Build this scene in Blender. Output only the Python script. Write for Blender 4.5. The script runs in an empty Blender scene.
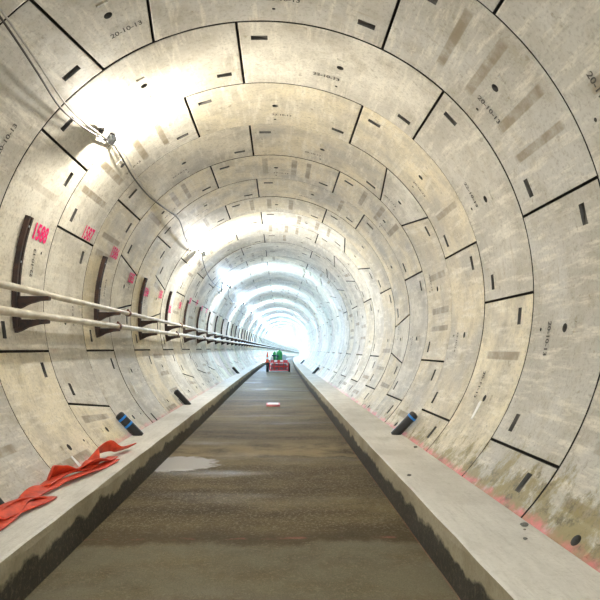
import bpy, bmesh, math, random
from mathutils import Vector, Matrix
random.seed(7)
scene = bpy.context.scene
COL = scene.collection
PI = math.pi

# ------------------------------------------------------------------ camera
cam_data = bpy.data.cameras.new('camera')
cam = bpy.data.objects.new('camera', cam_data)
COL.objects.link(cam)
F_PX = 583.96
cam_data.sensor_fit = 'HORIZONTAL'
cam_data.sensor_width = 36.0
cam_data.lens = F_PX / 600.0 * 36.0
cam_data.clip_start = 0.05
cam_data.clip_end = 600
PITCH, YAW, ROLL = 0.0826, -0.03604, -0.00186
cam.matrix_world = (Matrix.Translation((0.1673, 0.0, -0.7428)) @ Matrix.Rotation(YAW, 4, 'Z')
                    @ Matrix.Rotation(PITCH, 4, 'X') @ Matrix.Rotation(ROLL, 4, 'Y') @ Matrix.Rotation(PI / 2, 4, 'X'))
scene.camera = cam

# ------------------------------------------------------------------ world, exposure, lamp settings
world = bpy.data.worlds.new('world')
scene.world = world
world.use_nodes = True
bg = world.node_tree.nodes['Background']
bg.inputs['Color'].default_value = (0.84, 0.93, 1.0, 1)
bg.inputs['Strength'].default_value = 3.8
scene.view_settings.view_transform = 'Standard'
scene.view_settings.look = 'None'
scene.view_settings.gamma = 1.0
scene.view_settings.exposure = 1.42
LAMP_Y = [-1.9 + 9.6 * i for i in range(0, 33)]
LAMP_DEG = -45.5
def lamp_power(y):
    if y < 5: return 150
    if y < 12: return 118
    if y < 22: return 140
    return 235 if y < 60 else 600
def lamp_colour(y):
    if y < 12: return (1.0, 0.925, 0.79)
    if y < 22: return (0.92, 0.96, 1.0)
    return (0.33, 0.62, 1.0)

# ------------------------------------------------------------------ tunnel geometry
R = 3.1
RW = 1.6
Y1 = 6.603              # far joint of ring 0
U = 360.0 / 22
ANG0 = -6.5
WALK_Z = -2.153
FLOOR_Z = -2.54
BEND0, RC, RV = 25.0, 2470.0, 12000.0
def bend(y):
    t = max(0.0, y - BEND0)
    return t * t / (2 * RC), -t * t / (2 * RV), t / RC
def frame(y):
    dx, dz, a = bend(y)
    return Matrix.Translation((dx, y, dz)) @ Matrix.Rotation(-a, 4, 'Z')
def pol(th, r, y=0.0):
    a = math.radians(th)
    return Vector((r * math.sin(a), y, r * math.cos(a)))

# ------------------------------------------------------------------ object helpers
def link(name, me, mat=None, parent=None, smooth=False):
    o = bpy.data.objects.new(name, me)
    COL.objects.link(o)
    if mat and me and not me.materials:
        me.materials.append(mat)
    if parent: o.parent = parent
    if smooth and me:
        for p in me.polygons: p.use_smooth = True
    return o
def obj(name, bm, mat=None, parent=None, smooth=False):
    me = bpy.data.meshes.new(name)
    bmesh.ops.recalc_face_normals(bm, faces=bm.faces)
    bm.to_mesh(me); bm.free()
    return link(name, me, mat, parent, smooth)
def tag(o, label=None, cat=None, group=None, kind=None):
    if label: o['label'] = label
    if cat: o['category'] = cat
    if group: o['group'] = group
    if kind: o['kind'] = kind
    return o
def empty(name, loc=(0, 0, 0), rz=0.0):
    o = bpy.data.objects.new(name, None)
    COL.objects.link(o)
    o.location = loc; o.rotation_euler = (0, 0, rz)
    o.empty_display_size = 0.1
    return o
def copy_tree(o, parent=None):
    c = o.copy(); COL.objects.link(c)
    if parent:
        c.parent = parent
    for ch in [x for x in bpy.data.objects if x.parent == o]:
        copy_tree(ch, c)
    return c
def box(bm, cx, cy, cz, sx, sy, sz, bev=0.0, m=None):
    g = bmesh.ops.create_cube(bm, size=1.0)
    vs = g['verts']
    bmesh.ops.scale(bm, vec=(sx, sy, sz), verts=vs)
    if bev > 0:
        es = list({e for v in vs for e in v.link_edges})
        r = bmesh.ops.bevel(bm, geom=es, offset=bev, segments=2, affect='EDGES', profile=0.5)
        vs = list({v for f in r['faces'] for v in f.verts} | {v for v in vs if v.is_valid})
    M = Matrix.Translation((cx, cy, cz))
    if m is not None: M = M @ m
    bmesh.ops.transform(bm, matrix=M, verts=vs)
    return vs
def tube(bm, pts, r, n=10, cap=True):
    pts = [Vector(p) for p in pts]
    rs = r if isinstance(r, (list, tuple)) else [r] * len(pts)
    rings = []
    up = None
    for i, p in enumerate(pts):
        d = (pts[min(i + 1, len(pts) - 1)] - pts[max(i - 1, 0)]).normalized()
        if up is None:
            a = Vector((0, 0, 1)) if abs(d.z) < .9 else Vector((1, 0, 0))
            up = (a - d * a.dot(d)).normalized()
        else:
            up = (up - d * up.dot(d)).normalized()
        s = d.cross(up)
        rings.append([bm.verts.new(p + (up * math.cos(2 * PI * k / n) + s * math.sin(2 * PI * k / n)) * rs[i]) for k in range(n)])
    for a, b in zip(rings, rings[1:]):
        for k in range(n):
            bm.faces.new((a[k], a[(k + 1) % n], b[(k + 1) % n], b[k]))
    if cap:
        bm.faces.new(rings[0]); bm.faces.new(rings[-1])
def lathe(bm, prof, n=20, m=None):
    rings = []
    new = []
    for r, z in prof:
        rg = [bm.verts.new((r * math.cos(2 * PI * k / n), r * math.sin(2 * PI * k / n), z)) for k in range(n)]
        rings.append(rg); new += rg
    for a, b in zip(rings, rings[1:]):
        for k in range(n):
            bm.faces.new((a[k], a[(k + 1) % n], b[(k + 1) % n], b[k]))
    bm.faces.new(rings[0]); bm.faces.new(rings[-1])
    if m is not None: bmesh.ops.transform(bm, matrix=m, verts=new)

# ------------------------------------------------------------------ materials
def new_mat(name):
    m = bpy.data.materials.new(name); m.use_nodes = True
    nt = m.node_tree
    return m, nt, nt.nodes['Principled BSDF']
class NB:
    def __init__(s, nt): s.nt = nt
    def n(s, t, **k):
        nd = s.nt.nodes.new(t)
        for a, b in k.items(): setattr(nd, a, b)
        return nd
    def put(s, sock, val):
        if hasattr(val, 'is_output'): s.nt.links.new(val, sock)
        else: sock.default_value = val
    def math(s, op, a, b=0.0, c=None, clamp=False):
        nd = s.n('ShaderNodeMath', operation=op, use_clamp=clamp)
        s.put(nd.inputs[0], a); s.put(nd.inputs[1], b)
        if c is not None: s.put(nd.inputs[2], c)
        return nd.outputs[0]
    def noise(s, vec, scale, detail=4, rough=0.6, w=None):
        nd = s.n('ShaderNodeTexNoise')
        if w is not None:
            nd.noise_dimensions = '4D'; s.put(nd.inputs['W'], w)
        s.put(nd.inputs['Vector'], vec)
        nd.inputs['Scale'].default_value = scale
        nd.inputs['Detail'].default_value = detail
        nd.inputs['Roughness'].default_value = rough
        return nd.outputs['Fac']
    def ramp(s, f, a, b, lo=0.0, hi=1.0):
        nd = s.n('ShaderNodeMapRange')
        s.put(nd.inputs[0], f)
        nd.inputs[1].default_value = a; nd.inputs[2].default_value = b
        nd.inputs[3].default_value = lo; nd.inputs[4].default_value = hi
        return nd.outputs[0]
    def mix(s, f, a, b, mode='MIX'):
        nd = s.n('ShaderNodeMix', data_type='RGBA', blend_type=mode)
        s.put(nd.inputs[0], f); s.put(nd.inputs[6], a); s.put(nd.inputs[7], b)
        return nd.outputs[2]
    def mapping(s, vec, scale):
        nd = s.n('ShaderNodeMapping'); s.put(nd.inputs[0], vec)
        nd.inputs['Scale'].default_value = scale
        return nd.outputs[0]
    def sep(s, vec):
        nd = s.n('ShaderNodeSeparateXYZ'); s.put(nd.inputs[0], vec); return nd.outputs
    def bump(s, h, strength, dist, out):
        nd = s.n('ShaderNodeBump'); s.put(nd.inputs['Height'], h)
        nd.inputs['Strength'].default_value = strength; nd.inputs['Distance'].default_value = dist
        s.nt.links.new(nd.outputs[0], out)
def plain(name, col, rough=0.6, metal=0.0, var=0.25, scale=8.0, col2=None, bump=0.0):
    m, nt, b = new_mat(name); N = NB(nt)
    tc = N.n('ShaderNodeTexCoord').outputs['Object']
    f = N.noise(tc, scale, 5, 0.65)
    c2 = col2 or tuple(c * (1 - var) for c in col)
    N.put(b.inputs['Base Color'], N.mix(N.ramp(f, 0.38, 0.62), (*col, 1), (*c2, 1)))
    b.inputs['Roughness'].default_value = rough
    b.inputs['Metallic'].default_value = metal
    if bump: N.bump(f, 0.6, bump, b.inputs['Normal'])
    return m

def concrete_lining():
    m, nt, b = new_mat('precast_concrete'); N = NB(nt)
    uv = N.n('ShaderNodeUVMap').outputs[0]
    at = N.n('ShaderNodeAttribute', attribute_name='tint')
    rn = N.n('ShaderNodeAttribute', attribute_name='seed').outputs['Fac']
    geo = N.n('ShaderNodeNewGeometry').outputs['Position']
    w = N.math('MULTIPLY', rn, 37.0)
    col = at.outputs['Color']
    big = N.noise(uv, 0.9, 5, 0.6, w)
    mid = N.noise(uv, 3.5, 6, 0.7, w)
    fine = N.noise(uv, 26.0, 5, 0.75, w)
    stre = N.noise(N.mapping(uv, (6.0, 0.9, 1)), 1.6, 5, 0.7, w)
    col = N.mix(N.ramp(big, 0.42, 0.62, 0.0, 0.9), col, (0.41, 0.385, 0.325, 1))
    col = N.mix(N.ramp(mid, 0.50, 0.68, 0.0, 0.5), col, (0.36, 0.315, 0.225, 1))
    col = N.mix(N.ramp(stre, 0.50, 0.64, 0.0, 0.6), col, (0.80, 0.76, 0.655, 1))
    col = N.mix(N.ramp(fine, 0.50, 0.68, 0.0, 0.55), col, (0.20, 0.18, 0.14, 1))
    spots = N.noise(uv, 9.0, 3, 0.55, N.math('ADD', w, 5.0))
    col = N.mix(N.ramp(spots, 0.64, 0.72, 0.0, 0.55), col, (0.22, 0.185, 0.12, 1))
    run = N.noise(N.mapping(uv, (0.7, 7.0, 1)), 2.2, 4, 0.65, N.math('ADD', w, 9.0))
    col = N.mix(N.ramp(run, 0.60, 0.72, 0.0, 0.45), col, (0.33, 0.27, 0.16, 1))
    # damp bars left by the mould strips, running across the ring
    s = N.sep(uv)
    bars = None
    for k, (c, w0) in enumerate(((0.62, 0.045), (1.05, 0.05), (1.60, 0.05), (1.98, 0.04))):
        d = N.math('ABSOLUTE', N.math('SUBTRACT', s[0], N.math('ADD', c, N.math('MULTIPLY', N.math('FRACT', N.math('MULTIPLY', rn, 13.7 + k)), 0.14))))
        on = N.ramp(N.math('FRACT', N.math('ADD', N.math('MULTIPLY', rn, 7.31), 0.08 * k)), 0.68, 0.74, 0.0, 0.95)
        mk = N.math('MULTIPLY', N.ramp(d, w0, w0 + 0.015, 1.0, 0.0), on)
        bars = mk if bars is None else N.math('MAXIMUM', bars, mk)
    yb = N.math('MULTIPLY', N.ramp(s[1], 0.16, 0.22), N.ramp(s[1], 1.18, 1.28, 1.0, 0.0))
    bars = N.math('MULTIPLY', N.math('MULTIPLY', bars, yb), N.ramp(mid, 0.30, 0.55, 0.25, 0.9))
    col = N.mix(bars, col, (0.25, 0.20, 0.13, 1))
    # grime and leached mineral runs low on the wall, spray-painted pink line on the haunch
    p = N.sep(geo)
    dz0 = N.math('MAXIMUM', N.math('SUBTRACT', p[1], 14.0), 0.0)
    low = N.ramp(N.math('ADD', p[2], N.math('MULTIPLY', dz0, 0.2)), -2.15, -1.55, 1.0, 0.0)
    side = N.ramp(p[0], 1.2, 1.9, 0.25, 1.0)
    near = N.ramp(p[1], 5.5, 12.0, 1.0, 0.35)
    g = N.math('MULTIPLY', N.math('MULTIPLY', low, side), near)
    gn = N.noise(N.mapping(geo, (3.0, 2.6, 0.8)), 1.7, 6, 0.75)
    gm = N.math('MULTIPLY', N.ramp(N.math('ADD', gn, N.math('MULTIPLY', g, 0.30)), 0.62, 0.76), N.ramp(g, 0.0, 0.3))
    col = N.mix(N.math('MULTIPLY', gm, 0.85), col, (0.27, 0.225, 0.09, 1))
    gm2 = N.math('MULTIPLY', N.ramp(N.noise(geo, 5.0, 6, 0.8), 0.50, 0.62), gm)
    col = N.mix(N.math('MULTIPLY', gm2, 0.8), col, (0.10, 0.09, 0.06, 1))
    pn = N.noise(N.mapping(geo, (1, 1, 1)), 7.0, 4, 0.7)
    dropz = N.math('MULTIPLY', N.math('POWER', N.math('MAXIMUM', N.math('SUBTRACT', p[1], BEND0), 0.0), 2.0), 1 / (2 * RV))
    pz = N.math('ADD', N.math('ADD', p[2], dropz), N.math('MULTIPLY', N.math('SUBTRACT', pn, 0.5), -0.16))
    pk = N.math('MULTIPLY', N.ramp(pz, -2.15, -2.105, 1.0, 0.0), N.ramp(N.noise(geo, 2.6, 3, 0.6), 0.36, 0.56, 0.15, 0.75))
    pk = N.math('MULTIPLY', pk, N.ramp(p[0], -0.5, 0.5, 0.6, 1.0))
    pk = N.math('MULTIPLY', pk, N.ramp(p[1], 12.0, 30.0, 1.0, 0.15))
    col = N.mix(pk, col, (0.78, 0.20, 0.24, 1))
    N.put(b.inputs['Base Color'], col)
    N.put(b.inputs['Roughness'], N.ramp(mid, 0.3, 0.7, 0.5, 0.75))
    N.bump(N.math('ADD', fine, N.math('MULTIPLY', mid, 1.5)), 0.35, 0.006, b.inputs['Normal'])
    return m
M_CONC = concrete_lining()

def floor_mat():
    m, nt, b = new_mat('wet_screed'); N = NB(nt)
    geo = N.n('ShaderNodeNewGeometry').outputs['Position']
    st = N.noise(N.mapping(geo, (0.5, 1.1, 1)), 0.8, 6, 0.65)
    st2 = N.noise(N.mapping(geo, (0.9, 1.5, 1)), 1.7, 6, 0.7)
    sp = N.noise(geo, 34.0, 3, 0.8)
    sp2 = N.noise(geo, 85.0, 2, 0.8)
    col = N.mix(N.ramp(st, 0.36, 0.62), (0.052, 0.035, 0.012, 1), (0.165, 0.125, 0.055, 1))
    col = N.mix(N.ramp(st2, 0.45, 0.75, 0, 0.65), col, (0.07, 0.048, 0.020, 1))
    col = N.mix(N.ramp(sp, 0.52, 0.64, 0, 0.6), col, (0.30, 0.26, 0.17, 1))
    col = N.mix(N.ramp(sp2, 0.55, 0.75, 0, 0.6), col, (0.045, 0.037, 0.025, 1))
    p = N.sep(geo)
    # edges between concrete pours and dried patches
    wy = N.math('ADD', p[1], N.math('MULTIPLY', N.math('SUBTRACT', N.noise(N.mapping(geo, (1.0, 0.4, 1)), 1.3, 4, 0.6), 0.5), 0.9))
    big = N.noise(geo, 1.6, 5, 0.65)
    col = N.mix(N.math('MULTIPLY', N.ramp(wy, 5.45, 5.65, 0.8, 0.0), N.ramp(big, 0.35, 0.6, 0.35, 1.0)), col, (0.17, 0.155, 0.105, 1))
    col = N.mix(N.math('MULTIPLY', N.ramp(wy, 5.5, 5.6, 0.0, 0.6), N.ramp(wy, 5.75, 6.1, 1.0, 0.0)), col, (0.045, 0.032, 0.014, 1))
    col = N.mix(N.math('MULTIPLY', N.math('MULTIPLY', N.ramp(wy, 9.9, 10.0, 0.0, 0.8), N.ramp(wy, 10.9, 11.8, 1.0, 0.0)), N.ramp(big, 0.35, 0.55)), col, (0.27, 0.21, 0.11, 1))
    col = N.mix(N.math('MULTIPLY', N.ramp(sp2, 0.5, 0.62), 0.35), col, (0.04, 0.035, 0.025, 1))
    # film of water in the hollow by the left kerb, white reflection painted in
    ex = N.math('DIVIDE', N.math('SUBTRACT', p[0], -1.45), 0.75)
    ey = N.math('DIVIDE', N.math('SUBTRACT', p[1], 9.35), 0.62)
    r2 = N.math('ADD', N.math('MULTIPLY', ex, ex), N.math('MULTIPLY', ey, ey))
    pud = N.ramp(N.math('ADD', r2, N.math('MULTIPLY', N.math('SUBTRACT', N.noise(geo, 4.0, 4, 0.6), 0.5), 1.8)), 0.7, 1.05, 1.0, 0.0)
    col = N.mix(N.math('MULTIPLY', pud, 0.85), col, (0.42, 0.41, 0.40, 1))
    # faint pink setting-out spray marks
    ln = N.ramp(N.math('ABSOLUTE', N.math('SUBTRACT', p[1], 5.72)), 0.01, 0.05, 1.0, 0.0)
    ln = N.math('MULTIPLY', ln, N.ramp(N.noise(geo, 3.0, 4, 0.7), 0.5, 0.66, 0.0, 0.45))
    ln2 = N.math('MULTIPLY', N.ramp(N.math('ABSOLUTE', N.math('SUBTRACT', p[0], 1.485)), 0.006, 0.02, 1.0, 0.0), N.ramp(N.noise(geo, 2.0, 4, 0.7), 0.42, 0.6, 0.1, 0.4))
    col = N.mix(N.math('MAXIMUM', ln, ln2), col, (0.42, 0.13, 0.10, 1))
    N.put(b.inputs['Base Color'], col)
    wet = N.ramp(N.noise(N.mapping(geo, (0.35, 1.3, 1)), 0.9, 4, 0.55), 0.56, 0.74, 0.85, 0.55)
    wet = N.math('SUBTRACT', wet, N.math('MULTIPLY', pud, 0.15))
    farw = N.ramp(p[1], 10.0, 26.0, 0.0, 0.2)
    N.put(b.inputs['Roughness'], N.math('MAXIMUM', N.math('SUBTRACT', wet, farw), 0.12))
    b.inputs['Specular IOR Level'].default_value = 0.22
    N.bump(N.math('ADD', sp, N.math('MULTIPLY', sp2, 0.5)), 0.55, 0.008, b.inputs['Normal'])
    return m
M_FLOOR = floor_mat()

def walk_mat():
    m, nt, b = new_mat('cast_concrete_walkway'); N = NB(nt)
    geo = N.n('ShaderNodeNewGeometry')
    pos = geo.outputs['Position']
    nz = N.sep(geo.outputs['Normal'])[2]
    br = N.noise(N.mapping(pos, (1.2, 0.25, 1)), 3.0, 6, 0.7)
    br2 = N.noise(N.mapping(pos, (9, 1.0, 1)), 3.0, 5, 0.7)
    cl = N.noise(pos, 1.1, 5, 0.6)
    fi = N.noise(pos, 30.0, 4, 0.75)
    top = N.mix(N.ramp(cl, 0.4, 0.65), (0.68, 0.675, 0.65, 1), (0.54, 0.53, 0.50, 1))
    top = N.mix(N.ramp(br, 0.48, 0.7, 0, 0.55), top, (0.80, 0.79, 0.76, 1))
    top = N.mix(N.ramp(br2, 0.52, 0.75, 0, 0.45), top, (0.36, 0.35, 0.32, 1))
    top = N.mix(N.ramp(fi, 0.5, 0.8, 0, 0.35), top, (0.22, 0.2, 0.17, 1))
    p = N.sep(pos)
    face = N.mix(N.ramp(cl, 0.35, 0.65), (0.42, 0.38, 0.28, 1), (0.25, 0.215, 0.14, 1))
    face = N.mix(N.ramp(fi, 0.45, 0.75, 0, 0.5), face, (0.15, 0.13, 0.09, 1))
    edge = N.math('ADD', p[2], N.math('MULTIPLY', N.math('SUBTRACT', N.noise(N.mapping(pos, (1, 1, 1.6)), 2.2, 5, 0.62), 0.5), 0.34))
    drop = N.math('MULTIPLY', N.math('POWER', N.math('MAXIMUM', N.math('SUBTRACT', p[1], BEND0), 0.0), 2.0), 1 / (2 * RV))
    edge = N.math('ADD', edge, drop)
    wetm = N.ramp(edge, -2.34, -2.30, 1.0, 0.0)
    dk = N.mix(N.ramp(fi, 0.52, 0.66), (0.008, 0.006, 0.004, 1), (0.085, 0.068, 0.044, 1))
    face = N.mix(N.math('MULTIPLY', wetm, 0.92), face, dk)
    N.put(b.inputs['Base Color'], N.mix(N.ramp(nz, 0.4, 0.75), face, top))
    N.put(b.inputs['Roughness'], 0.72)
    N.bump(N.math('ADD', fi, N.math('MULTIPLY', br2, 1.2)), 0.5, 0.008, b.inputs['Normal'])
    return m
M_WALK = walk_mat()
M_GASKET = plain('dark_gasket', (0.018, 0.016, 0.014), 0.85)
M_HOLE = plain('dark_recess', (0.085, 0.082, 0.075), 0.85, scale=12)  # darker tone inside the bolt pockets and round holes
M_RUST = plain('rusty_steel', (0.050, 0.021, 0.011), 0.75, 0.0, scale=9, col2=(0.014, 0.009, 0.008), bump=0.004)
M_GALV = plain('dusty_galvanised_pipe', (0.66, 0.63, 0.54), 0.5, 0.05, scale=3, col2=(0.46, 0.42, 0.33))
M_COUP = plain('rusty_coupling', (0.14, 0.05, 0.03), 0.6, 0.3, scale=12)
M_PINK = plain('magenta_spray', (0.88, 0.0, 0.17), 0.7, var=0.1, scale=30)
M_INK = plain('black_stencil_ink', (0.035, 0.032, 0.028), 0.8, col2=(0.10, 0.09, 0.075), scale=22)
M_HOSE = plain('orange_hose_fabric', (0.70, 0.062, 0.016), 0.6, col2=(0.44, 0.030, 0.010), scale=9, bump=0.003)
M_BLACK = plain('black_plastic', (0.014, 0.014, 0.016), 0.45)
M_BLUE = plain('blue_tape', (0.01, 0.20, 0.62), 0.4, var=0.1)
M_CABLE = plain('black_cable', (0.035, 0.033, 0.030), 0.5)
M_CABLEW = plain('pale_cable', (0.50, 0.49, 0.47), 0.5)
M_RED = plain('red_paint', (0.72, 0.03, 0.03), 0.5, var=0.2)
M_WHITE = plain('white_paint', (0.80, 0.80, 0.78), 0.5, var=0.08)
M_GREEN = plain('green_plastic', (0.015, 0.36, 0.09), 0.45, var=0.35, scale=5)
M_NAVY = plain('navy_cloth', (0.02, 0.035, 0.10), 0.8)
M_PALEBLUE = plain('pale_blue_plastic', (0.40, 0.55, 0.66), 0.5, var=0.15)
M_RUBBER = plain('tyre_rubber', (0.03, 0.03, 0.032), 0.8)
M_ORANGE = plain('cone_orange', (0.90, 0.13, 0.04), 0.5, var=0.1)
M_ALU = plain('lamp_housing_grey', (0.30, 0.32, 0.35), 0.45, 0.4)
M_STONE = plain('grey_pebble', (0.16, 0.155, 0.14), 0.8, scale=40)
def emis(name, col, s):
    m, nt, b = new_mat(name)
    b.inputs['Emission Color'].default_value = (*col, 1)
    b.inputs['Emission Strength'].default_value = s
    return m
M_LENS = emis('lamp_lens', (1.0, 0.97, 0.92), 12.0)

# ------------------------------------------------------------------ lining segments
TINTS = [(0.62, 0.575, 0.465), (0.65, 0.61, 0.51), (0.57, 0.54, 0.46), (0.63, 0.57, 0.42), (0.66, 0.635, 0.56), (0.54, 0.52, 0.46)]
def paint_attr(me, tint, seed):
    a = me.attributes.new('tint', 'FLOAT_COLOR', 'POINT')
    a.data.foreach_set('color', [c for _ in me.vertices for c in (*tint, 1.0)])
    s = me.attributes.new('seed', 'FLOAT', 'POINT')
    s.data.foreach_set('value', [seed] * len(me.vertices))
SL = 2.05   # degrees by which the key's edges lean
GAP_Y = 0.011
GAP_S = 0.016
def seg_ranges(kind):
    """(u_start, u_end, lean_start, lean_end) of every segment; the key is one unit wide"""
    key = {'a': -2, 'b': -8, 'c': 3, 'd': -5, 'e': 6, 'f': 9}[kind]
    out = [(key, key + 1, -SL, SL)]
    for i in range(7):
        a = key + 1 + 3 * i
        out.append((a, a + 3, SL if i == 0 else 0.0, -SL if i == 6 else 0.0))
    return [((a + 11) % 22 - 11, (a + 11) % 22 - 11 + (b - a), la, lb) for a, b, la, lb in out]
KINDS = {-1: 'e', 0: 'a', 1: 'f', 2: 'b', 3: 'c', 4: 'd', 5: 'e', 6: 'd', 7: 'c', 8: 'b', 9: 'c', 10: 'b', 11: 'c', 12: 'b'}
def ring_kind(n):
    if n in KINDS: return KINDS[n]
    return 'b' if n % 2 == 0 else ('c' if n % 6 else 'e')

def segment_mesh(u0, u1, l0, l1, dr, tint, seed, detail=True, smallhole=True):
    bm = bmesh.new()
    uvl = bm.loops.layers.uv.new('UVMap')
    rad = R + dr
    k = math.radians(1) * rad              # metres per degree
    th0 = ANG0 + U * u0; th1 = ANG0 + U * u1
    S = (th1 - th0) * k
    sfeat = []
    if detail:
        mid = S / 2
        if u1 - u0 > 1.5:
            sfeat.append((0.14, 0.35)); sfeat.append((S - 0.35, S - 0.14))
        sfeat.append((mid - 0.062, mid + 0.062))
    marks = {0.0, 0.008, S - 0.008, S}
    for a, b in sfeat: marks |= {a, b}
    n = max(3, round(S / (0.10 if detail else 0.3)))
    for i in range(1, n):
        s = S * i / n
        if all(not (a - 0.03 < s < b + 0.03) for a, b in sfeat) and 0.04 < s < S - 0.04: marks.add(s)
    ss = sorted(marks)
    if detail: ys = [0, 0.014, 0.30, 0.40, 0.56, 0.62, 0.738, 0.862, 1.21, 1.31, 1.39, RW - 0.014, RW]
    else: ys = [0, 0.014, RW - 0.014, RW]
    ys = [GAP_Y + y * (RW - 2 * GAP_Y) / RW for y in ys]
    def P(s, y, r):
        f = y / RW
        c0 = l0 * (1 - 2 * f) * max(0.0, 1 - s / 0.8 if S > 1.2 else 1 - s / S)
        c1 = l1 * (1 - 2 * f) * max(0.0, 1 - (S - s) / 0.8 if S > 1.2 else s / S)
        sg = GAP_S + s * (S - 2 * GAP_S) / S
        return pol(th0 + sg / k + c0 + c1, r, y)
    ni, nj = len(ss), len(ys)
    V = {}
    for i, s in enumerate(ss):
        for j, y in enumerate(ys):
            e = 0.004 if (i in (0, ni - 1) or j in (0, nj - 1)) else 0.0
            V[i, j] = bm.verts.new(P(s, y, rad + e))
    O = {}
    for i, s in enumerate(ss):
        for j in range(nj):
            if i in (0, ni - 1) or j in (0, nj - 1):
                O[i, j] = bm.verts.new(P(s, ys[j], rad + 0.075))
    def F(vs, uvs, mi=0):
        try: f = bm.faces.new(vs)
        except ValueError: return
        f.material_index = mi
        for lp, uv in zip(f.loops, uvs): lp[uvl].uv = uv
    def cell(s_a, s_b, jy):
        i = ss.index(s_a)
        return i, jy
    feats = {}
    if detail:
        mi = ss.index(S / 2 - 0.062)
        feats[mi, 6] = ('hole', 0.048); 
        if smallhole: feats[mi, 9] = ('hole', 0.02)
        feats[mi, 4] = ('rect', 0.012)
        if u1 - u0 > 1.5:
            feats[ss.index(0.14), 2] = ('wedge', 0)
            feats[ss.index(S - 0.35), 8] = ('wedge', 1)
    for i in range(ni - 1):
        for j in range(nj - 1):
            q = [V[i, j], V[i + 1, j], V[i + 1, j + 1], V[i, j + 1]]
            uq = [(ss[i], ys[j]), (ss[i + 1], ys[j]), (ss[i + 1], ys[j + 1]), (ss[i], ys[j + 1])]
            ft = feats.get((i, j))
            if ft is None:
                F(q, uq); continue
            sa, sb, ya, yb = ss[i], ss[i + 1], ys[j], ys[j + 1]
            if ft[0] == 'hole':
                cs, cy, r = (sa + sb) / 2, (ya + yb) / 2, ft[1]
                N_ = 16
                ang = [PI * 1.25 + 2 * PI * t / N_ for t in range(N_)]
                top = [bm.verts.new(P(cs + r * math.cos(a), cy + r * math.sin(a), rad)) for a in ang]
                bot = [bm.verts.new(P(cs + r * .9 * math.cos(a), cy + r * .9 * math.sin(a), rad + 0.07)) for a in ang]
                cu = [(cs + r * math.cos(a), cy + r * math.sin(a)) for a in ang]
                for c in range(4):
                    a0 = c * 4
                    for t in range(4):
                        x, y2 = (a0 + t) % N_, (a0 + t + 1) % N_
                        F([q[c], top[y2], top[x]] if t < 3 else [q[c], q[(c + 1) % 4], top[y2], top[x]],
                          [uq[c], cu[y2], cu[x]] if t < 3 else [uq[c], uq[(c + 1) % 4], cu[y2], cu[x]])
                for t in range(N_):
                    F([top[t], top[(t + 1) % N_], bot[(t + 1) % N_], bot[t]], [cu[t]] * 4, 1)
                F(bot, [(cs, cy)] * N_, 1)
            else:
                if ft[0] == 'rect': d = [0.012] * 4
                elif ft[1] == 0: d = [0.072, 0.012, 0.012, 0.072]
                else: d = [0.012, 0.072, 0.072, 0.012]
                ins = 0.008
                pts = [(sa + ins, ya + ins), (sb - ins, ya + ins), (sb - ins, yb - ins), (sa + ins, yb - ins)]
                if ft[0] == 'wedge':      # the pocket narrows away from the joint
                    if ft[1] == 0: pts[1] = (sb - ins, ya + .055)
                    else: pts[0] = (sa + ins, ya + .055)
                w = [bm.verts.new(P(a, b_, rad + dd)) for (a, b_), dd in zip(pts, d)]
                for c in range(4):
                    F([q[c], q[(c + 1) % 4], w[(c + 1) % 4], w[c]], [uq[c], uq[(c + 1) % 4], pts[(c + 1) % 4], pts[c]], 0 if ft[0] == 'rect' else 1)
                F(w, pts, 0 if ft[0] == 'rect' else 1)
    for i in range(ni - 1):
        for j in (0, nj - 1):
            F([V[i, j], V[i + 1, j], O[i + 1, j], O[i, j]], [(ss[i], ys[j]), (ss[i + 1], ys[j])] * 2, 2)
    for j in range(nj - 1):
        for i in (0, ni - 1):
            F([V[i, j], V[i, j + 1], O[i, j + 1], O[i, j]], [(ss[i], ys[j]), (ss[i], ys[j + 1])] * 2, 2)
    bm.normal_update()
    # normals face the axis
    for f in bm.faces:
        c = f.calc_center_median(); n_ = f.normal
        if Vector((c.x, 0, c.z)).dot(n_) > 1e-3 * c.length and abs(n_.y) < .5 and abs(n_.dot(Vector((c.x, 0, c.z)).normalized())) > .5: f.normal_flip()
    me = bpy.data.meshes.new('lining_segment')
    bm.to_mesh(me); bm.free()
    me.materials.append(M_CONC); me.materials.append(M_HOLE); me.materials.append(M_GASKET)
    paint_attr(me, tint, seed)
    return me

# text turned into flat meshes and bent onto the lining
TXT = {}
def text_polys(s):
    if s not in TXT:
        off = 0.022 if '-' in s else 0.03
        cu = bpy.data.curves.new('txt', 'FONT'); cu.body = s; cu.size = 1.0
        cu.align_x = 'CENTER'; cu.align_y = 'CENTER'; cu.resolution_u = 3
        cu.offset = off
        o = bpy.data.objects.new('txt', cu); COL.objects.link(o)
        dg = bpy.context.evaluated_depsgraph_get()
        me = bpy.data.meshes.new_from_object(o.evaluated_get(dg))
        TXT[s] = ([v.co.copy() for v in me.vertices], [tuple(p.vertices) for p in me.polygons])
        bpy.data.objects.remove(o); bpy.data.curves.remove(cu); bpy.data.meshes.remove(me)
    return TXT[s]
def wall_text(name, s, th, y, size, mat, parent, along='s', squash=1.0, r=R - 0.003):
    vs, fs = text_polys(s)
    me = bpy.data.meshes.new(name)
    k = math.radians(1) * R
    out = []
    for v in vs:
        if along == 's': t, yy = th + v.x * size / k, y - v.y * size * squash
        else: t, yy = th + v.y * size * squash / k, y + v.x * size
        out.append(pol(t, r, yy))
    me.from_pydata(out, [], fs)
    return link(name, me, mat, parent)

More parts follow.
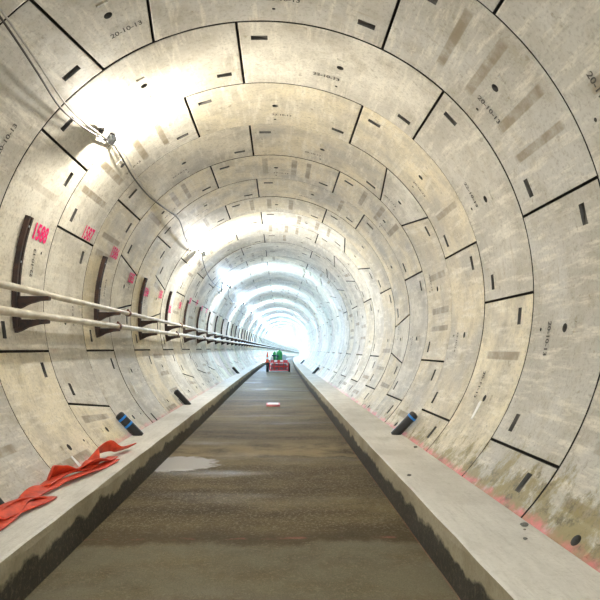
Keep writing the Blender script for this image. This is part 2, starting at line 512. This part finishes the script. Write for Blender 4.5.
wall = empty('wall_lining')
tag(wall, 'circular tunnel lining of pale precast concrete segments with dark joints', kind='structure')
dates = ['20-10-13', '21-10-13', '20-11-13', '19-10-13', '22-10-13']
N_NEAR = 12
rng = random.Random(11)
for n in range(-1, N_NEAR + 1):
    y0 = Y1 + RW * (n - 1)
    M = frame(y0)
    for (a, b, l0, l1) in seg_ranges(ring_kind(n)):
        lo, hi = ANG0 + U * a, ANG0 + U * b
        hid = (lambda t: abs((t + 180) % 360 - 180) > 137)
        if all(hid(lo + (hi - lo) * q / 12) for q in range(13)): continue
        tint = rng.choice(TINTS)
        v_ = rng.uniform(0.9, 1.08)
        if n <= 0: tint = tuple(c * g for c, g in zip((0.48, 0.47, 0.435), (1, 1, 1)))
        tint = tuple(c * v_ * 1.12 for c in tint)
        seed = rng.random()
        if n == 0 and a == 2: seed = 0.1012
        if 2 <= n <= 6 and rng.random() < .6: tint = tuple(c * g for c, g in zip((0.70, 0.625, 0.45), (v_,) * 3))
        me = segment_mesh(a, b, l0, l1, rng.uniform(-0.005, 0.006), tint, seed, True, rng.random() < .5)
        o = link('lining_segment', me, None, wall)
        o.matrix_world = M
        midth = (lo + hi) / 2
        if n <= 5 and b - a > 0:
            dt = dates[rng.randrange(len(dates))]
            if n == 0: dt = {0: '20-10-13', 1: '20-10-13'}.get(int(a > 4.5), dt)
            if -100 < midth < 125:
                wall_text('stamped_date', dt, midth - (3 if n % 2 else -2), 1.13, 0.105 if n < 2 else 0.09, M_INK, o, r=R - 0.009)
    # sprayed ring number
    num = 1589 - n
    th = {1: -75.8, 2: -69.7, 3: -70.7, 4: -76.1, 5: -79, 6: -77.2, 7: -82.8, 8: -78.4, 9: -73, 10: -72}.get(n, -74)
    if n >= 1:
        t = wall_text('sprayed_number', str(num), th, 1.15, 0.235, M_PINK, wall, along='y', squash=1.25, r=R - 0.010)
        t.matrix_world = M
        bmo = None
# far and behind-the-camera rings: one mesh
def far_mesh(rings):
    verts, faces, uvs, tints, seeds = [], [], [], [], []
    for n in rings:
        y0 = Y1 + RW * (n - 1); M = frame(y0)
        nu = 2 if n > 40 else 3
        ysx = [GAP_Y, GAP_Y + 0.016, RW - GAP_Y - 0.016, RW - GAP_Y]
        for (a, b, l0, l1) in seg_ranges(ring_kind(n)):
            tint = tuple(c * rng.uniform(1.02, 1.2) for c in rng.choice(TINTS)); seed = rng.random()
            dr = rng.uniform(-0.006, 0.006)
            S = (b - a) * U; m = int((b - a) * nu)
            ts = [0.0, 0.35] + [S * i / m for i in range(1, m)] + [S - 0.35, S]
            base = len(verts)
            rows = [('o', ysx[0])] + [('i', y) for y in ysx] + [('o', ysx[3])]
            for ti, t in enumerate(ts):
                for ri, (kd, y) in enumerate(rows):
                    f = y / RW
                    lean = l0 * (1 - 2 * f) * (1 - t / S) + l1 * (1 - 2 * f) * (t / S)
                    tt = 0.28 + t * (S - 0.56) / S
                    r = R + dr + (0.07 if kd == 'o' else (0.01 if (ri in (1, 4) or ti in (0, len(ts) - 1)) else 0))
                    verts.append(M @ pol(ANG0 + U * a + tt + lean, r, y))
                    tints += [*tint, 1.0]; seeds.append(seed); uvs.append((math.radians(t) * R, y))
            for ti in range(len(ts) - 1):
                for ri in range(5):
                    p = base + ti * 6 + ri
                    faces.append((p, p + 1, p + 7, p + 6))
    me = bpy.data.meshes.new('lining_segment')
    me.from_pydata(verts, [], faces)
    ul = me.uv_layers.new(name='UVMap')
    for lp in me.loops: ul.data[lp.index].uv = uvs[lp.vertex_index]
    a = me.attributes.new('tint', 'FLOAT_COLOR', 'POINT'); a.data.foreach_set('color', tints)
    s = me.attributes.new('seed', 'FLOAT', 'POINT'); s.data.foreach_set('value', seeds)
    me.materials.append(M_CONC)
    return me
o = link('lining_segment', far_mesh(list(range(-8, -1)) + list(range(N_NEAR + 1, 208))), None, wall)
o['kind'] = 'stuff'; o['label'] = 'many distant lining segments merging into the glare'
# dark backing seen through the joints
def sweep(prof, ys, closed=True):
    verts, faces = [], []
    m = len(prof)
    for y in ys:
        M = frame(y)
        verts += [M @ Vector((x, 0, z)) for x, z in prof]
    for i in range(len(ys) - 1):
        for k in range(m if closed else m - 1):
            k2 = (k + 1) % m
            faces.append((i * m + k, i * m + k2, (i + 1) * m + k2, (i + 1) * m + k))
    if closed:
        faces.append(tuple(range(m))); faces.append(tuple((len(ys) - 1) * m + k for k in reversed(range(m))))
    me = bpy.data.meshes.new('sweep')
    me.from_pydata(verts, [], faces)
    return me
YS = [-7.8, 0, 12, 25] + [25 + 8 * i for i in range(1, 39)]
ringp = [(3.172 * math.sin(2 * PI * i / 88), 3.172 * math.cos(2 * PI * i / 88)) for i in range(88)]
me = sweep(ringp, YS)
bm = bmesh.new(); bm.from_mesh(me)
bmesh.ops.delete(bm, geom=[f for f in bm.faces if len(f.verts) > 4], context='FACES')
obj('joint_gasket', bm, M_GASKET, wall)

# ------------------------------------------------------------------ floor and walkways
YF = [-7.8] + [i * 0.5 for i in range(-10, 60)] + [30 + 5 * i for i in range(0, 61)]
fl = sweep([(-1.72, FLOOR_Z - 0.15), (-1.72, FLOOR_Z), (-0.8, FLOOR_Z), (0, FLOOR_Z), (0.8, FLOOR_Z), (1.56, FLOOR_Z), (1.56, FLOOR_Z - 0.15)], YF)
tag(link('floor', fl, M_FLOOR), 'wet brown concrete tunnel floor between the two raised walkways', kind='structure')
def walkway(name, sgn, xin, label):
    xo = 2.20 * sgn
    r = random.Random(3 if sgn > 0 else 4)
    verts, faces = [], []
    ys = YF
    for y in ys:
        M = frame(y)
        j = (lambda a: r.uniform(-a, a)) if y < 30 else (lambda a: 0)
        pr = [(xo, WALK_Z - 0.06), (xo, WALK_Z), ((xo + xin) / 2, WALK_Z), (xin + sgn * .03, WALK_Z + j(.002)), (xin + sgn * .008 + j(.005), WALK_Z - .010),
              (xin - sgn * 0 + j(.006), WALK_Z - .06), (xin - sgn * .012 + j(.006), FLOOR_Z + .12), (xin - sgn * .02, FLOOR_Z - .06), (xin + sgn * .1, FLOOR_Z - .10)]
        verts += [M @ Vector((x, 0, z)) for x, z in pr]
    m = 9
    for i in range(len(ys) - 1):
        for k in range(m):
            k2 = (k + 1) % m
            faces.append((i * m + k, i * m + k2, (i + 1) * m + k2, (i + 1) * m + k))
    me = bpy.data.meshes.new(name); me.from_pydata(verts, [], faces)
    bm = bmesh.new(); bm.from_mesh(me)
    o = obj(name, bm, M_WALK)
    tag(o, label, kind='structure')
walkway('walkway_left', -1, -1.665, 'raised pale concrete walkway along the left wall with wet stained kerb face')
walkway('walkway_right', 1, 1.50, 'raised pale concrete walkway along the right wall with stained kerb face')

# dusty air that whitens the far half of the tunnel
hz = bpy.data.materials.new('dusty_air'); hz.use_nodes = True
hz.node_tree.nodes.clear()
ho = hz.node_tree.nodes.new('ShaderNodeOutputMaterial'); hv = hz.node_tree.nodes.new('ShaderNodeVolumePrincipled')
hv.inputs['Color'].default_value = (0.78, 0.90, 1.0, 1)
hv.inputs['Density'].default_value = 0.0035
hv.inputs['Anisotropy'].default_value = 0.2
hz.node_tree.links.new(hv.outputs[0], ho.inputs['Volume'])
hp = [(3.3 * math.sin(2 * PI * i / 24), 3.3 * math.cos(2 * PI * i / 24)) for i in range(24)]
tag(link('dust_haze', sweep(hp, [26, 33] + [41 + 16 * i for i in range(18)]), hz), 'thin bluish white dust haze filling the far part of the tunnel', 'haze', kind='stuff')

# ------------------------------------------------------------------ pipes on brackets
PX = -2.80
PIPES = [(-0.065, 0.043, 'upper'), (-0.345, 0.050, 'lower')]
def pipe_bracket():
    root = empty('pipe_bracket')
    # curved double channel bolted to the lining
    bm = bmesh.new()
    def arc_bar(y0, y1, r0, r1, ta, tb, n=18):
        rows = []
        for i in range(n + 1):
            t = ta + (tb - ta) * i / n
            rows.append([bm.verts.new(pol(t, r, y)) for r, y in ((r0, y0), (r0, y1), (r1, y1), (r1, y0))])
        for a, b in zip(rows, rows[1:]):
            for k in range(4): bm.faces.new((a[k], a[(k + 1) % 4], b[(k + 1) % 4], b[k]))
        bm.faces.new(rows[0]); bm.faces.new(rows[-1][::-1])
    arc_bar(-0.055, -0.015, 3.035, 3.10, -73.2, -99.5)
    arc_bar(0.015, 0.055, 3.035, 3.10, -73.2, -99.5)
    ch = obj('wall_channel', bm, M_RUST, root)
    bm = bmesh.new()
    arc_bar(-0.015, 0.015, 3.075, 3.10, -73.2, -99.5)
    obj('channel_web', bm, M_BLACK, root)
    for z, r, _ in PIPES:
        top = z - r - 0.002
        bm = bmesh.new()
        prof = [(-3.06, top), (-2.665, top), (-2.650, top - 0.012), (-2.655, top - 0.048), (-2.77, top - 0.058), (-2.90, top - 0.095), (-2.98, top - 0.14), (-3.06, top - 0.17)]
        a = [bm.verts.new((x, -0.038, zz)) for x, zz in prof]; b = [bm.verts.new((x, 0.038, zz)) for x, zz in prof]
        bm.faces.new(a); bm.faces.new(b[::-1])
        for k in range(len(prof)):
            k2 = (k + 1) % len(prof); bm.faces.new((a[k], a[k2], b[k2], b[k]))
        arm = obj('cantilever_arm', bm, M_RUST, root)
    for t in (-75.5, -84.0, -90.0, -98.5):
        bm = bmesh.new()
        tube(bm, [pol(t, 3.085, 0), pol(t, 3.03, 0)], 0.014, 6)
        obj('bolt', bm, M_ALU, root)
    return root
proto = pipe_bracket()
tag(proto, 'rusty curved wall channel with two arms carrying the pipes, nearest the camera', 'pipe bracket', 'pipe brackets along the left wall')
NB_ = 84
ordw = ['second', 'third', 'fourth', 'fifth', 'sixth', 'seventh', 'eighth', 'ninth', 'tenth', 'eleventh', 'twelfth']
nums = {3: '1586', 5: '1584'}
for i in range(NB_):
    y = 7.27 + 3.2 * i
    if i == 24:      # farther ones show no parts: one joined mesh
        bmj = bmesh.new()
        for ch in proto.children: bmj.from_mesh(ch.data)
        small = obj('pipe_bracket', bmj, M_RUST); small['category'] = 'pipe bracket'; small['group'] = proto['group']
    b_ = proto if i == 0 else (copy_tree(proto) if i < 24 else (small if i == 24 else copy_tree(small)))
    b_.matrix_world = frame(y)
    if 0 < i <= len(ordw): b_['label'] = 'rusty curved wall channel with two pipe arms, %s bracket from the camera' % ordw[i - 1]
    elif i > len(ordw): b_['label'] = 'small rusty bracket far down the left wall in the row of distant pipe brackets'
YP = [-6, 0, 6, 12, 18, 24] + [30 + 4 * i for i in range(0, 74)]
for z, r, nm in PIPES:
    root = empty('steel_pipe', (PX, 0, z))
    tag(root, '%s of the two long dusty steel pipes on the left wall brackets' % nm, 'pipe')
    bm = bmesh.new()
    tube(bm, [frame(y) @ Vector((PX, 0, z)) - Vector((PX, 0, z)) for y in YP], r, 12)
    obj('pipe_run', bm, M_GALV, root, smooth=True)
    ycs = [11.6, 17.8, 24.0] if nm == 'upper' else [10.9, 17.1, 23.3]
    for y in ycs:
        bm = bmesh.new()
        for q in (-0.04, 0.0, 0.04):
            pass
        tube(bm, [(0, y - .05, 0), (0, y - .045, 0), (0, y + .045, 0), (0, y + .05, 0)], [r + .004, r + .018, r + .018, r + .004], 14)
        box(bm, 0, y, r + .026, .03, .07, .03, .004)
        obj('coupling', bm, M_COUP, root)

# ------------------------------------------------------------------ lamps and cables on the left shoulder
def floodlight():
    root = empty('floodlight')
    # local frame: +Z points along the throw of the lamp, origin on the mounting point
    bm = bmesh.new(); box(bm, 0, 0, 0.02, 0.13, 0.17, 0.05, 0.008)
    for k in range(5): box(bm, 0, -0.06 + 0.03 * k, -0.015, 0.11, 0.008, 0.03)
    obj('lamp_housing', bm, M_ALU, root)
    bm = bmesh.new(); box(bm, 0, 0, 0.049, 0.11, 0.15, 0.008, 0.002)
    obj('lamp_lens', bm, M_LENS, root)
    bm = bmesh.new()
    tube(bm, [(0, -0.10, 0.02), (-0.03, -0.10, -0.03), (-0.10, -0.10, -0.10), (-0.10, 0.10, -0.10), (-0.03, 0.10, -0.03), (0, 0.10, 0.02)], 0.008, 6)
    obj('mounting_yoke', bm, M_RUST, root)
    bm = bmesh.new(); box(bm, -0.11, 0.0, -0.10, 0.05, 0.10, 0.05, 0.006)
    obj('junction_box', bm, M_BLACK, root)
    return root
lp = floodlight()
tag(lp, 'small floodlight clamped high on the left shoulder', 'lamp', 'work lamps along the left shoulder')
LR = 2.93
words_ = {1: 'nearest bright floodlight high on the left shoulder where the cables meet', 2: 'second floodlight from the camera on the left shoulder, above the cable sag'}
for i, y in enumerate(LAMP_Y):
    if i == 0: L = lp          # lights the near rings from behind the camera; its fitting is built for the next one on
    elif i == 1: L = lp
    else: L = copy_tree(lp)
    L['label'] = words_.get(i, 'distant floodlight lost in its own glare on the left shoulder' if i > 2 else ('work lamp behind the camera position on the left shoulder' if i == 0 else 'third floodlight from the camera on the left shoulder'))
    a = math.radians(LAMP_DEG)
    inward = Vector((-math.sin(a), 0, -math.cos(a))); tang = Vector((math.cos(a), 0, -math.sin(a)))
    d = (tang * 0.80 + inward * 0.45 + Vector((0, 0.60, 0))).normalized()
    yv = Vector((0, 1, 0)); yv = (yv - d * yv.dot(d)).normalized(); xv = yv.cross(d)
    rot = Matrix((xv, yv, d)).transposed().to_4x4()
    M = frame(y) @ Matrix.Translation(pol(LAMP_DEG, LR)) @ rot
    L.matrix_world = M
    for kind_, share in (('POINT', 0.62), ('SPOT', 1.0)):      # wide flood plus a brighter forward beam
        ld = bpy.data.lights.new('lamp_light', kind_)
        if kind_ == 'SPOT':
            ld.spot_size = math.radians(174); ld.spot_blend = 1.0
        ld.shadow_soft_size = 0.035
        ld.energy = lamp_power(y) * share; ld.color = lamp_colour(y)
        lo = bpy.data.objects.new('lamp_light', ld); COL.objects.link(lo)
        if i == 0:
            lo.matrix_world = M @ Matrix.Rotation(PI, 4, 'X')
            continue
        lo.parent = L
        lo.matrix_local = Matrix.Translation((0, 0, 0.26)) @ Matrix.Rotation(PI, 4, 'X')

def smooth_path(pts, sub=6):
    out = []
    P_ = [Vector(p) for p in pts]
    for i in range(len(P_) - 1):
        p0, p1, p2, p3 = P_[max(i - 1, 0)], P_[i], P_[i + 1], P_[min(i + 2, len(P_) - 1)]
        for k in range(sub):
            t = k / sub
            out.append(0.5 * ((2 * p1) + (-p0 + p2) * t + (2 * p0 - 5 * p1 + 4 * p2 - p3) * t * t + (-p0 + 3 * p1 - 3 * p2 + p3) * t ** 3))
    out.append(P_[-1]); return out
def cable(name, data, r, mat, label, rr=3.02):
    k = rr / R
    bm = bmesh.new()
    tube(bm, smooth_path([frame(y * k) @ pol(th, q if q else rr) for y, th, q in data]), r, 8)
    return tag(obj(name, bm, mat, None, True), label, 'cable', None)
near = [(-6, -44.5, 0), (-2, -44.5, 0), (1.0, -44.8, 0), (3.0, -45.3, 0), (4.2, -45.9, 0), (5.0, -46.4, 0), (5.8, -47.3, 0), (6.65, -48.4, 0), (7.25, -48.0, 0), (7.75, -47.0, 0), (8.5, -45.6, 3.03)]
cable('lamp_cable', near, 0.011, M_CABLEW, 'pale cable running from top left corner down to the nearest floodlight', 2.98)
near2 = [(-6, -45.6, 0), (-2, -45.6, 0), (1.0, -45.8, 0), (3.0, -46.2, 0), (4.2, -46.6, 0), (5.0, -47.2, 0), (5.8, -48.4, 0), (6.61, -49.8, 0), (7.2, -49.2, 0), (7.75, -47.8, 0), (8.5, -45.9, 3.03)]
cable('lamp_cable', near2, 0.011, M_CABLE, 'black cable beside the pale one from top left corner to the nearest floodlight', 2.97)
seg2 = [(8.28, -45.6, 3.03), (8.75, -46.3, 0), (9.8, -47.6, 0), (11.0, -47.6, 0), (12.2, -46.0, 0), (13.3, -44.4, 0), (14.0, -45.0, 0), (15.4, -47.6, 0), (17.3, -47.2, 0), (17.7, -45.6, 3.03)]
cable('lamp_cable', seg2, 0.013, M_CABLE, 'black cable linking the nearest floodlight to the second one', 2.99)
cable('lamp_cable', [(8.28, -45.2, 3.03), (8.9, -45.2, 0), (10.2, -47.0, 0), (11.9, -46.2, 0), (13.2, -43.8, 0), (13.4, -43.6, 3.05)], 0.010, M_CABLEW, 'pale cable beside the black one beyond the nearest floodlight', 2.98)
for i in range(2, 12):
    ya, yb = LAMP_Y[i] + .1, LAMP_Y[i + 1] + .1
    dat = [(ya, -45.6, 3.03)] + [(ya + (yb - ya) * q, -45.6 - 7 * math.sin(PI * q) - rng.uniform(0, 3), 0) for q in (.2, .4, .6, .8)] + [(yb, -45.6, 3.03)]
    dat = [(y / (3.0 / R), t, q) for y, t, q in dat]
    cable('lamp_cable', dat, 0.013, M_CABLE, 'black cable sagging between two distant floodlights on the left shoulder', 3.0)['group'] = 'cables between distant lamps'
# coil of spare cable hanging at the third lamp
bm = bmesh.new()
cpt = frame(25.5) @ pol(-50, 3.0)
pts = [cpt + Vector((0.02 * math.sin(3 * a), 0.36 * math.cos(a) * (1 + .1 * math.sin(5 * a)), 0.30 * math.sin(a))) for a in [2 * PI * t / 24 for t in range(60)]]
tube(bm, pts, 0.016, 6)
tag(obj('cable_coil', bm, M_CABLE, None, True), 'loose coil of cable hung on the left shoulder before the glare', 'cable')

# ------------------------------------------------------------------ conduit stubs at the haunches
def conduit(y, side, label, bands, slope=0.25):
    root = empty('conduit_stub', (0, 0, 0))
    a = Vector((side * 2.075, 0.0, WALK_Z - 0.02)); b = Vector((side * 2.405, -0.25 * 0 - 0.12, -1.80))
    d = (b - a)
    bm = bmesh.new()
    tube(bm, [a, a + d * .93, a + d * .98, b], [0.072, 0.072, 0.060, 0.035], 16)
    obj('conduit_pipe', bm, M_BLACK, root, smooth=False)
    for t in bands:
        bm = bmesh.new(); tube(bm, [a + d * t, a + d * (t + .07)], 0.076, 16)
        obj('tape_band', bm, M_BLUE, root)
    tag(root, label, 'conduit')
    root.matrix_world = frame(y)
    return root
conduit(9.72, -1, 'black conduit stub with two blue tape bands rising from left walkway beyond the hose', (0.50, 0.78))
conduit(9.72, 1, 'black conduit stub with one blue tape band rising from right walkway', (0.80,))
conduit(14.9, -1, 'short black conduit stub on the left walkway, second along from the hose', ())
conduit(33.0, -1, 'distant black conduit stub leaning on the left wall near the trailer', ())
conduit(33.0, 1, 'distant black conduit stub leaning on the right wall, second along', ())
conduit(56.0, 1, 'tiny black conduit stub on the right walkway level with the trailer', ())

# ------------------------------------------------------------------ orange hose on the left walkway
hose = empty('layflat_hose', (-2.0, 6.2, WALK_Z))
tag(hose, 'flat orange-red hose dumped in twisted folds on the left walkway', 'hose')
def ribbon(pts, w, parent, twist=(), th=0.014):
    """flat hose run through (x, y, z, roll) points lying on the walkway"""
    P_ = smooth_path([Vector(p[:3]) for p in pts], 8)
    rl = []
    for i in range(len(pts) - 1):
        for k in range(8):
            t = k / 8; t = t * t * (3 - 2 * t)
            rl.append(pts[i][3] * (1 - t) + pts[i + 1][3] * t)
    rl.append(pts[-1][3])
    bm = bmesh.new(); rows = []
    for i, p in enumerate(P_):
        d = (P_[min(i + 1, len(P_) - 1)] - P_[max(i - 1, 0)]); d.z *= .6; d.normalize()
        side = d.cross(Vector((0, 0, 1))).normalized(); up = side.cross(d).normalized()
        c, s = math.cos(rl[i]), math.sin(rl[i])
        sd = side * c + up * s; u2 = up * c - side * s
        row = []
        prof = [(-.5, 0), (-.46, .5), (-.2, .65), (.2, .65), (.46, .5), (.5, 0), (.46, -.5), (-.46, -.5)]
        lift = abs(s) * w / 2
        for a, b in prof:
            row.append(bm.verts.new(p + Vector((0, 0, lift)) + sd * a * w + u2 * b * th - Vector((-2.0, 6.2, WALK_Z))))
        rows.append(row)
    for a, b in zip(rows, rows[1:]):
        for k in range(8): bm.faces.new((a[k], a[(k + 1) % 8], b[(k + 1) % 8], b[k]))
    bm.faces.new(rows[0]); bm.faces.new(rows[-1][::-1])
    return obj('hose_fold', bm, M_HOSE, parent, smooth=True)
Wz = WALK_Z + 0.010
ribbon([(-2.04, 4.45, Wz, 0), (-2.05, 4.95, Wz + .01, 0), (-2.10, 5.35, Wz + .03, .2), (-2.13, 5.8, Wz + .02, -.3), (-2.08, 6.2, Wz + .02, .1), (-1.99, 6.6, Wz + .01, .15), (-1.93, 7.1, Wz, 0), (-1.89, 7.5, Wz, .1)], 0.17, hose)
ribbon([(-2.16, 6.20, Wz + .03, 1.25), (-2.21, 6.33, Wz + .03, 1.2), (-2.16, 6.52, Wz + .02, .9), (-2.05, 6.72, Wz + .02, .2), (-2.03, 7.1, Wz + .02, -.4), (-2.11, 7.5, Wz + .05, .9), (-2.05, 7.85, Wz + .05, 1.3), (-1.95, 8.0, Wz + .02, .5), (-1.87, 8.35, Wz + .01, .5)], 0.155, hose)
ribbon([(-2.20, 4.9, Wz + .02, .2), (-2.16, 5.3, Wz + .035, .3), (-2.08, 5.55, Wz + .03, .1), (-1.99, 5.70, Wz, .0)], 0.16, hose)
ribbon([(-1.99, 5.71, Wz, 0), (-1.98, 5.5, Wz + .015, 0), (-2.04, 5.2, Wz + .02, .3), (-2.09, 4.9, Wz + .03, .2)], 0.16, hose)
ribbon([(-2.13, 5.95, Wz + .035, .2), (-2.16, 6.3, Wz + .035, .1), (-2.12, 6.62, Wz + .03, .2), (-1.99, 7.0, Wz + .03, .7), (-1.93, 7.4, Wz + .03, 0), (-1.95, 7.7, Wz + .01, .0)], 0.135, hose)

# ------------------------------------------------------------------ things on the floor and walkways
root = empty('marker_board', (0.0, 18.6, FLOOR_Z))
tag(root, 'small white board with pink edging lying on the wet floor', 'board')
bm = bmesh.new(); box(bm, 0, 0, 0.03, 0.42, 0.62, 0.06, .006); obj('board_frame', bm, plain('pink_edge', (0.75, 0.25, 0.27), .6), root)
bm = bmesh.new(); box(bm, 0, 0, 0.064, 0.33, 0.50, 0.008, .002); obj('board_face', bm, M_WHITE, root)

for i, (x, y, s, lab) in enumerate([(2.13, 4.72, .024, 'largest grey pebble beside the pink line on the right walkway'), (2.00, 4.40, .013, 'small grey pebble nearest the camera on the right walkway'),
                                    (2.09, 4.62, .009, 'tiny chip between two pebbles on the right walkway'), (1.62, 6.57, .018, 'lone grey pebble near the kerb edge of the right walkway'),
                                    (2.12, 8.4, .022, 'grey pebble on right walkway close to the taped conduit stub')]):
    bm = bmesh.new(); bmesh.ops.create_icosphere(bm, subdivisions=2, radius=1)
    rr = random.Random(i)
    for v in bm.verts: v.co = Vector((v.co.x * s * 1.3, v.co.y * s, v.co.z * s * .7)) * rr.uniform(.85, 1.15)
    o = obj('pebble', bm, M_STONE); o.location = (x, y, WALK_Z + s * .6)
    tag(o, lab, 'pebble', 'loose pebbles on the right walkway')

# white plastic dowels left in bolt pockets
def dowel(th, y, label, L=0.30):
    bm = bmesh.new()
    k = math.degrees(1 / R)
    tube(bm, [pol(th - L / 2 * k, R - 0.006, y), pol(th - L * .35 * k, R - .010, y), pol(th + L / 2 * k, R - 0.008, y)], [0.016, 0.02, 0.012], 8)
    tag(obj('plastic_dowel', bm, M_WHITE), label, 'dowel')
dowel(119.5, 7.45, 'white plastic dowel stuck out of the right lining low down', .26)
dowel(-133.2, 7.25, 'white plastic dowel low on the left lining behind the orange hose', .20)
dowel(-119.5, 11.75, 'white plastic dowel on left lining above the first conduit stub', .26)

# ------------------------------------------------------------------ works trailer in the distance
TY = 45.0
tx, tz, ta = bend(TY)
TX0 = tx + 0.02
tr = empty('works_trailer', (TX0, TY, FLOOR_Z + tz))
tag(tr, 'red mesh-sided works trailer with red and white bar standing on the floor far ahead', 'trailer')
bm = bmesh.new()
x0, x1, z0, z1 = -0.62, 0.80, 0.14, 0.72
for yy in (0.0, 1.6):
    for zz in (z0, (z0 + z1) / 2, z1): tube(bm, [(x0, yy, zz), (x1, yy, zz)], 0.032, 8)
    for k in range(5):
        xx = x0 + (x1 - x0) * k / 4; tube(bm, [(xx, yy, z0), (xx, yy, z1)], 0.028, 8)
for xx in (x0, x1):
    for zz in (z0, z1): tube(bm, [(xx, 0, zz), (xx, 1.6, zz)], 0.03, 8)
obj('tubular_frame', bm, M_RED, tr)
bm = bmesh.new()
for k in range(7):
    a = x0 + (x1 - x0) * k / 7
    tube(bm, [(a, .02, z0), (min(a + .3, x1), .02, z0 + (min(a + .3, x1) - a) / .3 * (z1 - z0))], 0.010, 5)
    tube(bm, [(a + .1, .03, z0), (max(a - .2, x0), .03, z0 + (a + .1 - max(a - .2, x0)) / .3 * (z1 - z0))], 0.010, 5)
obj('mesh_panel', bm, M_RED, tr)
bm = bmesh.new(); box(bm, .09, .8, .20, 1.36, 1.5, .06); box(bm, .09, .85, .42, 1.2, 1.3, .38, .03); obj('load_bed', bm, plain('grey_load', (0.17, 0.16, 0.17), .7), tr)
bm = bmesh.new(); box(bm, .10, -.05, .84, 1.30, .04, .15, .005)
bar = obj('warning_bar', bm, M_RED, tr)
for xx in (-.17, .29):
    bm = bmesh.new(); box(bm, xx, -.075, .84, .24, .012, .14); obj('white_block', bm, M_WHITE, bar)
for xx in (-.5, .7):
    bm = bmesh.new(); tube(bm, [(xx, -.03, .70), (xx, -.03, .90)], .02, 6); obj('bar_post', bm, M_RED, tr)
for xx, w in ((-.80, .2), (.88, .14)):
    for yy in (.35, 1.25):
        bm = bmesh.new()
        lathe(bm, [(.14, -w / 2), (.30, -w / 2), (.335, -w / 3), (.335, w / 3), (.30, w / 2), (.14, w / 2)], 24, Matrix.Translation((xx, yy, .335)) @ Matrix.Rotation(PI / 2, 4, 'Y'))
        wh = obj('wheel', bm, M_RUBBER, tr)
        bm = bmesh.new()
        lathe(bm, [(.05, -w / 2 - .01), (.135, -w / 2 + .01), (.135, w / 2 - .01), (.05, w / 2 + .01)], 16, Matrix.Translation((xx, yy, .335)) @ Matrix.Rotation(PI / 2, 4, 'Y'))
        obj('hub', bm, M_ALU, wh)
bm = bmesh.new(); box(bm, -.80, .8, .70, .30, 1.5, .04, .01); box(bm, -.66, .8, .5, .03, 1.4, .4); obj('mudguard', bm, M_BLACK, tr)
bm = bmesh.new(); box(bm, .09, .8, .735, 1.4, 1.5, .03); obj('deck_plate', bm, M_ALU, tr)
DZ = FLOOR_Z + tz + .75
# green drum, control post, sacks, cone
g = empty('green_drum', (TX0 + .12, TY + .55, DZ)); tag(g, 'bright green round drum standing on the far trailer deck', 'drum')
bm = bmesh.new(); lathe(bm, [(.20, 0), (.24, .03), (.24, .30), (.255, .32), (.24, .34), (.25, .60), (.22, .74), (.15, .84), (.07, .90)], 20); obj('drum_body', bm, M_GREEN, g, smooth=False)
bm = bmesh.new(); lathe(bm, [(.06, .90), (.06, .94)], 12); obj('drum_cap', bm, M_GREEN, g)
bm = bmesh.new(); lathe(bm, [(.07, 0), (.11, .02), (.13, .45), (.12, .70), (.05, .82)], 12)
o = obj('green_bottle', bm, M_GREEN); o.location = (TX0 - .27, TY + .95, DZ); tag(o, 'slim green container left of the green drum on the far trailer', 'container')
hb = empty('pump_handle', (TX0 - .22, TY + .2, DZ)); tag(hb, 'navy handlebar frame on the trailer deck in front of the green drum', 'handle')
bm = bmesh.new(); tube(bm, [(-.27, 0, .52), (.27, 0, .48)], .05, 8); obj('crossbar', bm, M_NAVY, hb)
bm = bmesh.new(); tube(bm, [(-.1, 0, 0), (-.1, 0, .5)], .03, 8); tube(bm, [(.16, 0, 0), (.16, 0, .5)], .03, 8); obj('upright', bm, M_NAVY, hb)
def sack(name, x, y, w, h, mat, label):
    bm = bmesh.new(); bmesh.ops.create_uvsphere(bm, u_segments=16, v_segments=10, radius=1)
    for v in bm.verts:
        v.co = Vector((math.copysign(abs(v.co.x) ** .6, v.co.x) * w / 2, math.copysign(abs(v.co.y) ** .6, v.co.y) * .16, max(math.copysign(abs(v.co.z) ** .7, v.co.z), -.92) * h / 2 * (1 + .08 * math.sin(9 * v.co.x))))
    o = obj(name, bm, mat, None, True); o.location = (x, y, DZ + h * .46); tag(o, label, 'container')
sack('white_sack', TX0 - .47, TY + .42, .24, .50, M_WHITE, 'white sack on the trailer deck beneath the navy handlebar')
sack('blue_canister', TX0 + .50, TY + .5, .34, .62, M_PALEBLUE, 'pale blue canister right of the green drum on the far trailer')
c = empty('traffic_cone', (TX0 - .81, TY + .3, FLOOR_Z + tz + .72)); tag(c, 'orange and white traffic cone standing on the trailer mudguard', 'traffic cone')
bm = bmesh.new(); box(bm, 0, 0, .02, .30, .30, .04, .01); obj('cone_base', bm, M_ORANGE, c)
bm = bmesh.new(); lathe(bm, [(.125, .04), (.10, .24), (.099, .24), (.03, .80), (.025, .82)], 20); body = obj('cone_body', bm, M_ORANGE, c)
bm = bmesh.new(); lathe(bm, [(.104, .26), (.084, .42), (.02, .42)], 20); obj('reflective_sleeve', bm, M_WHITE, c)
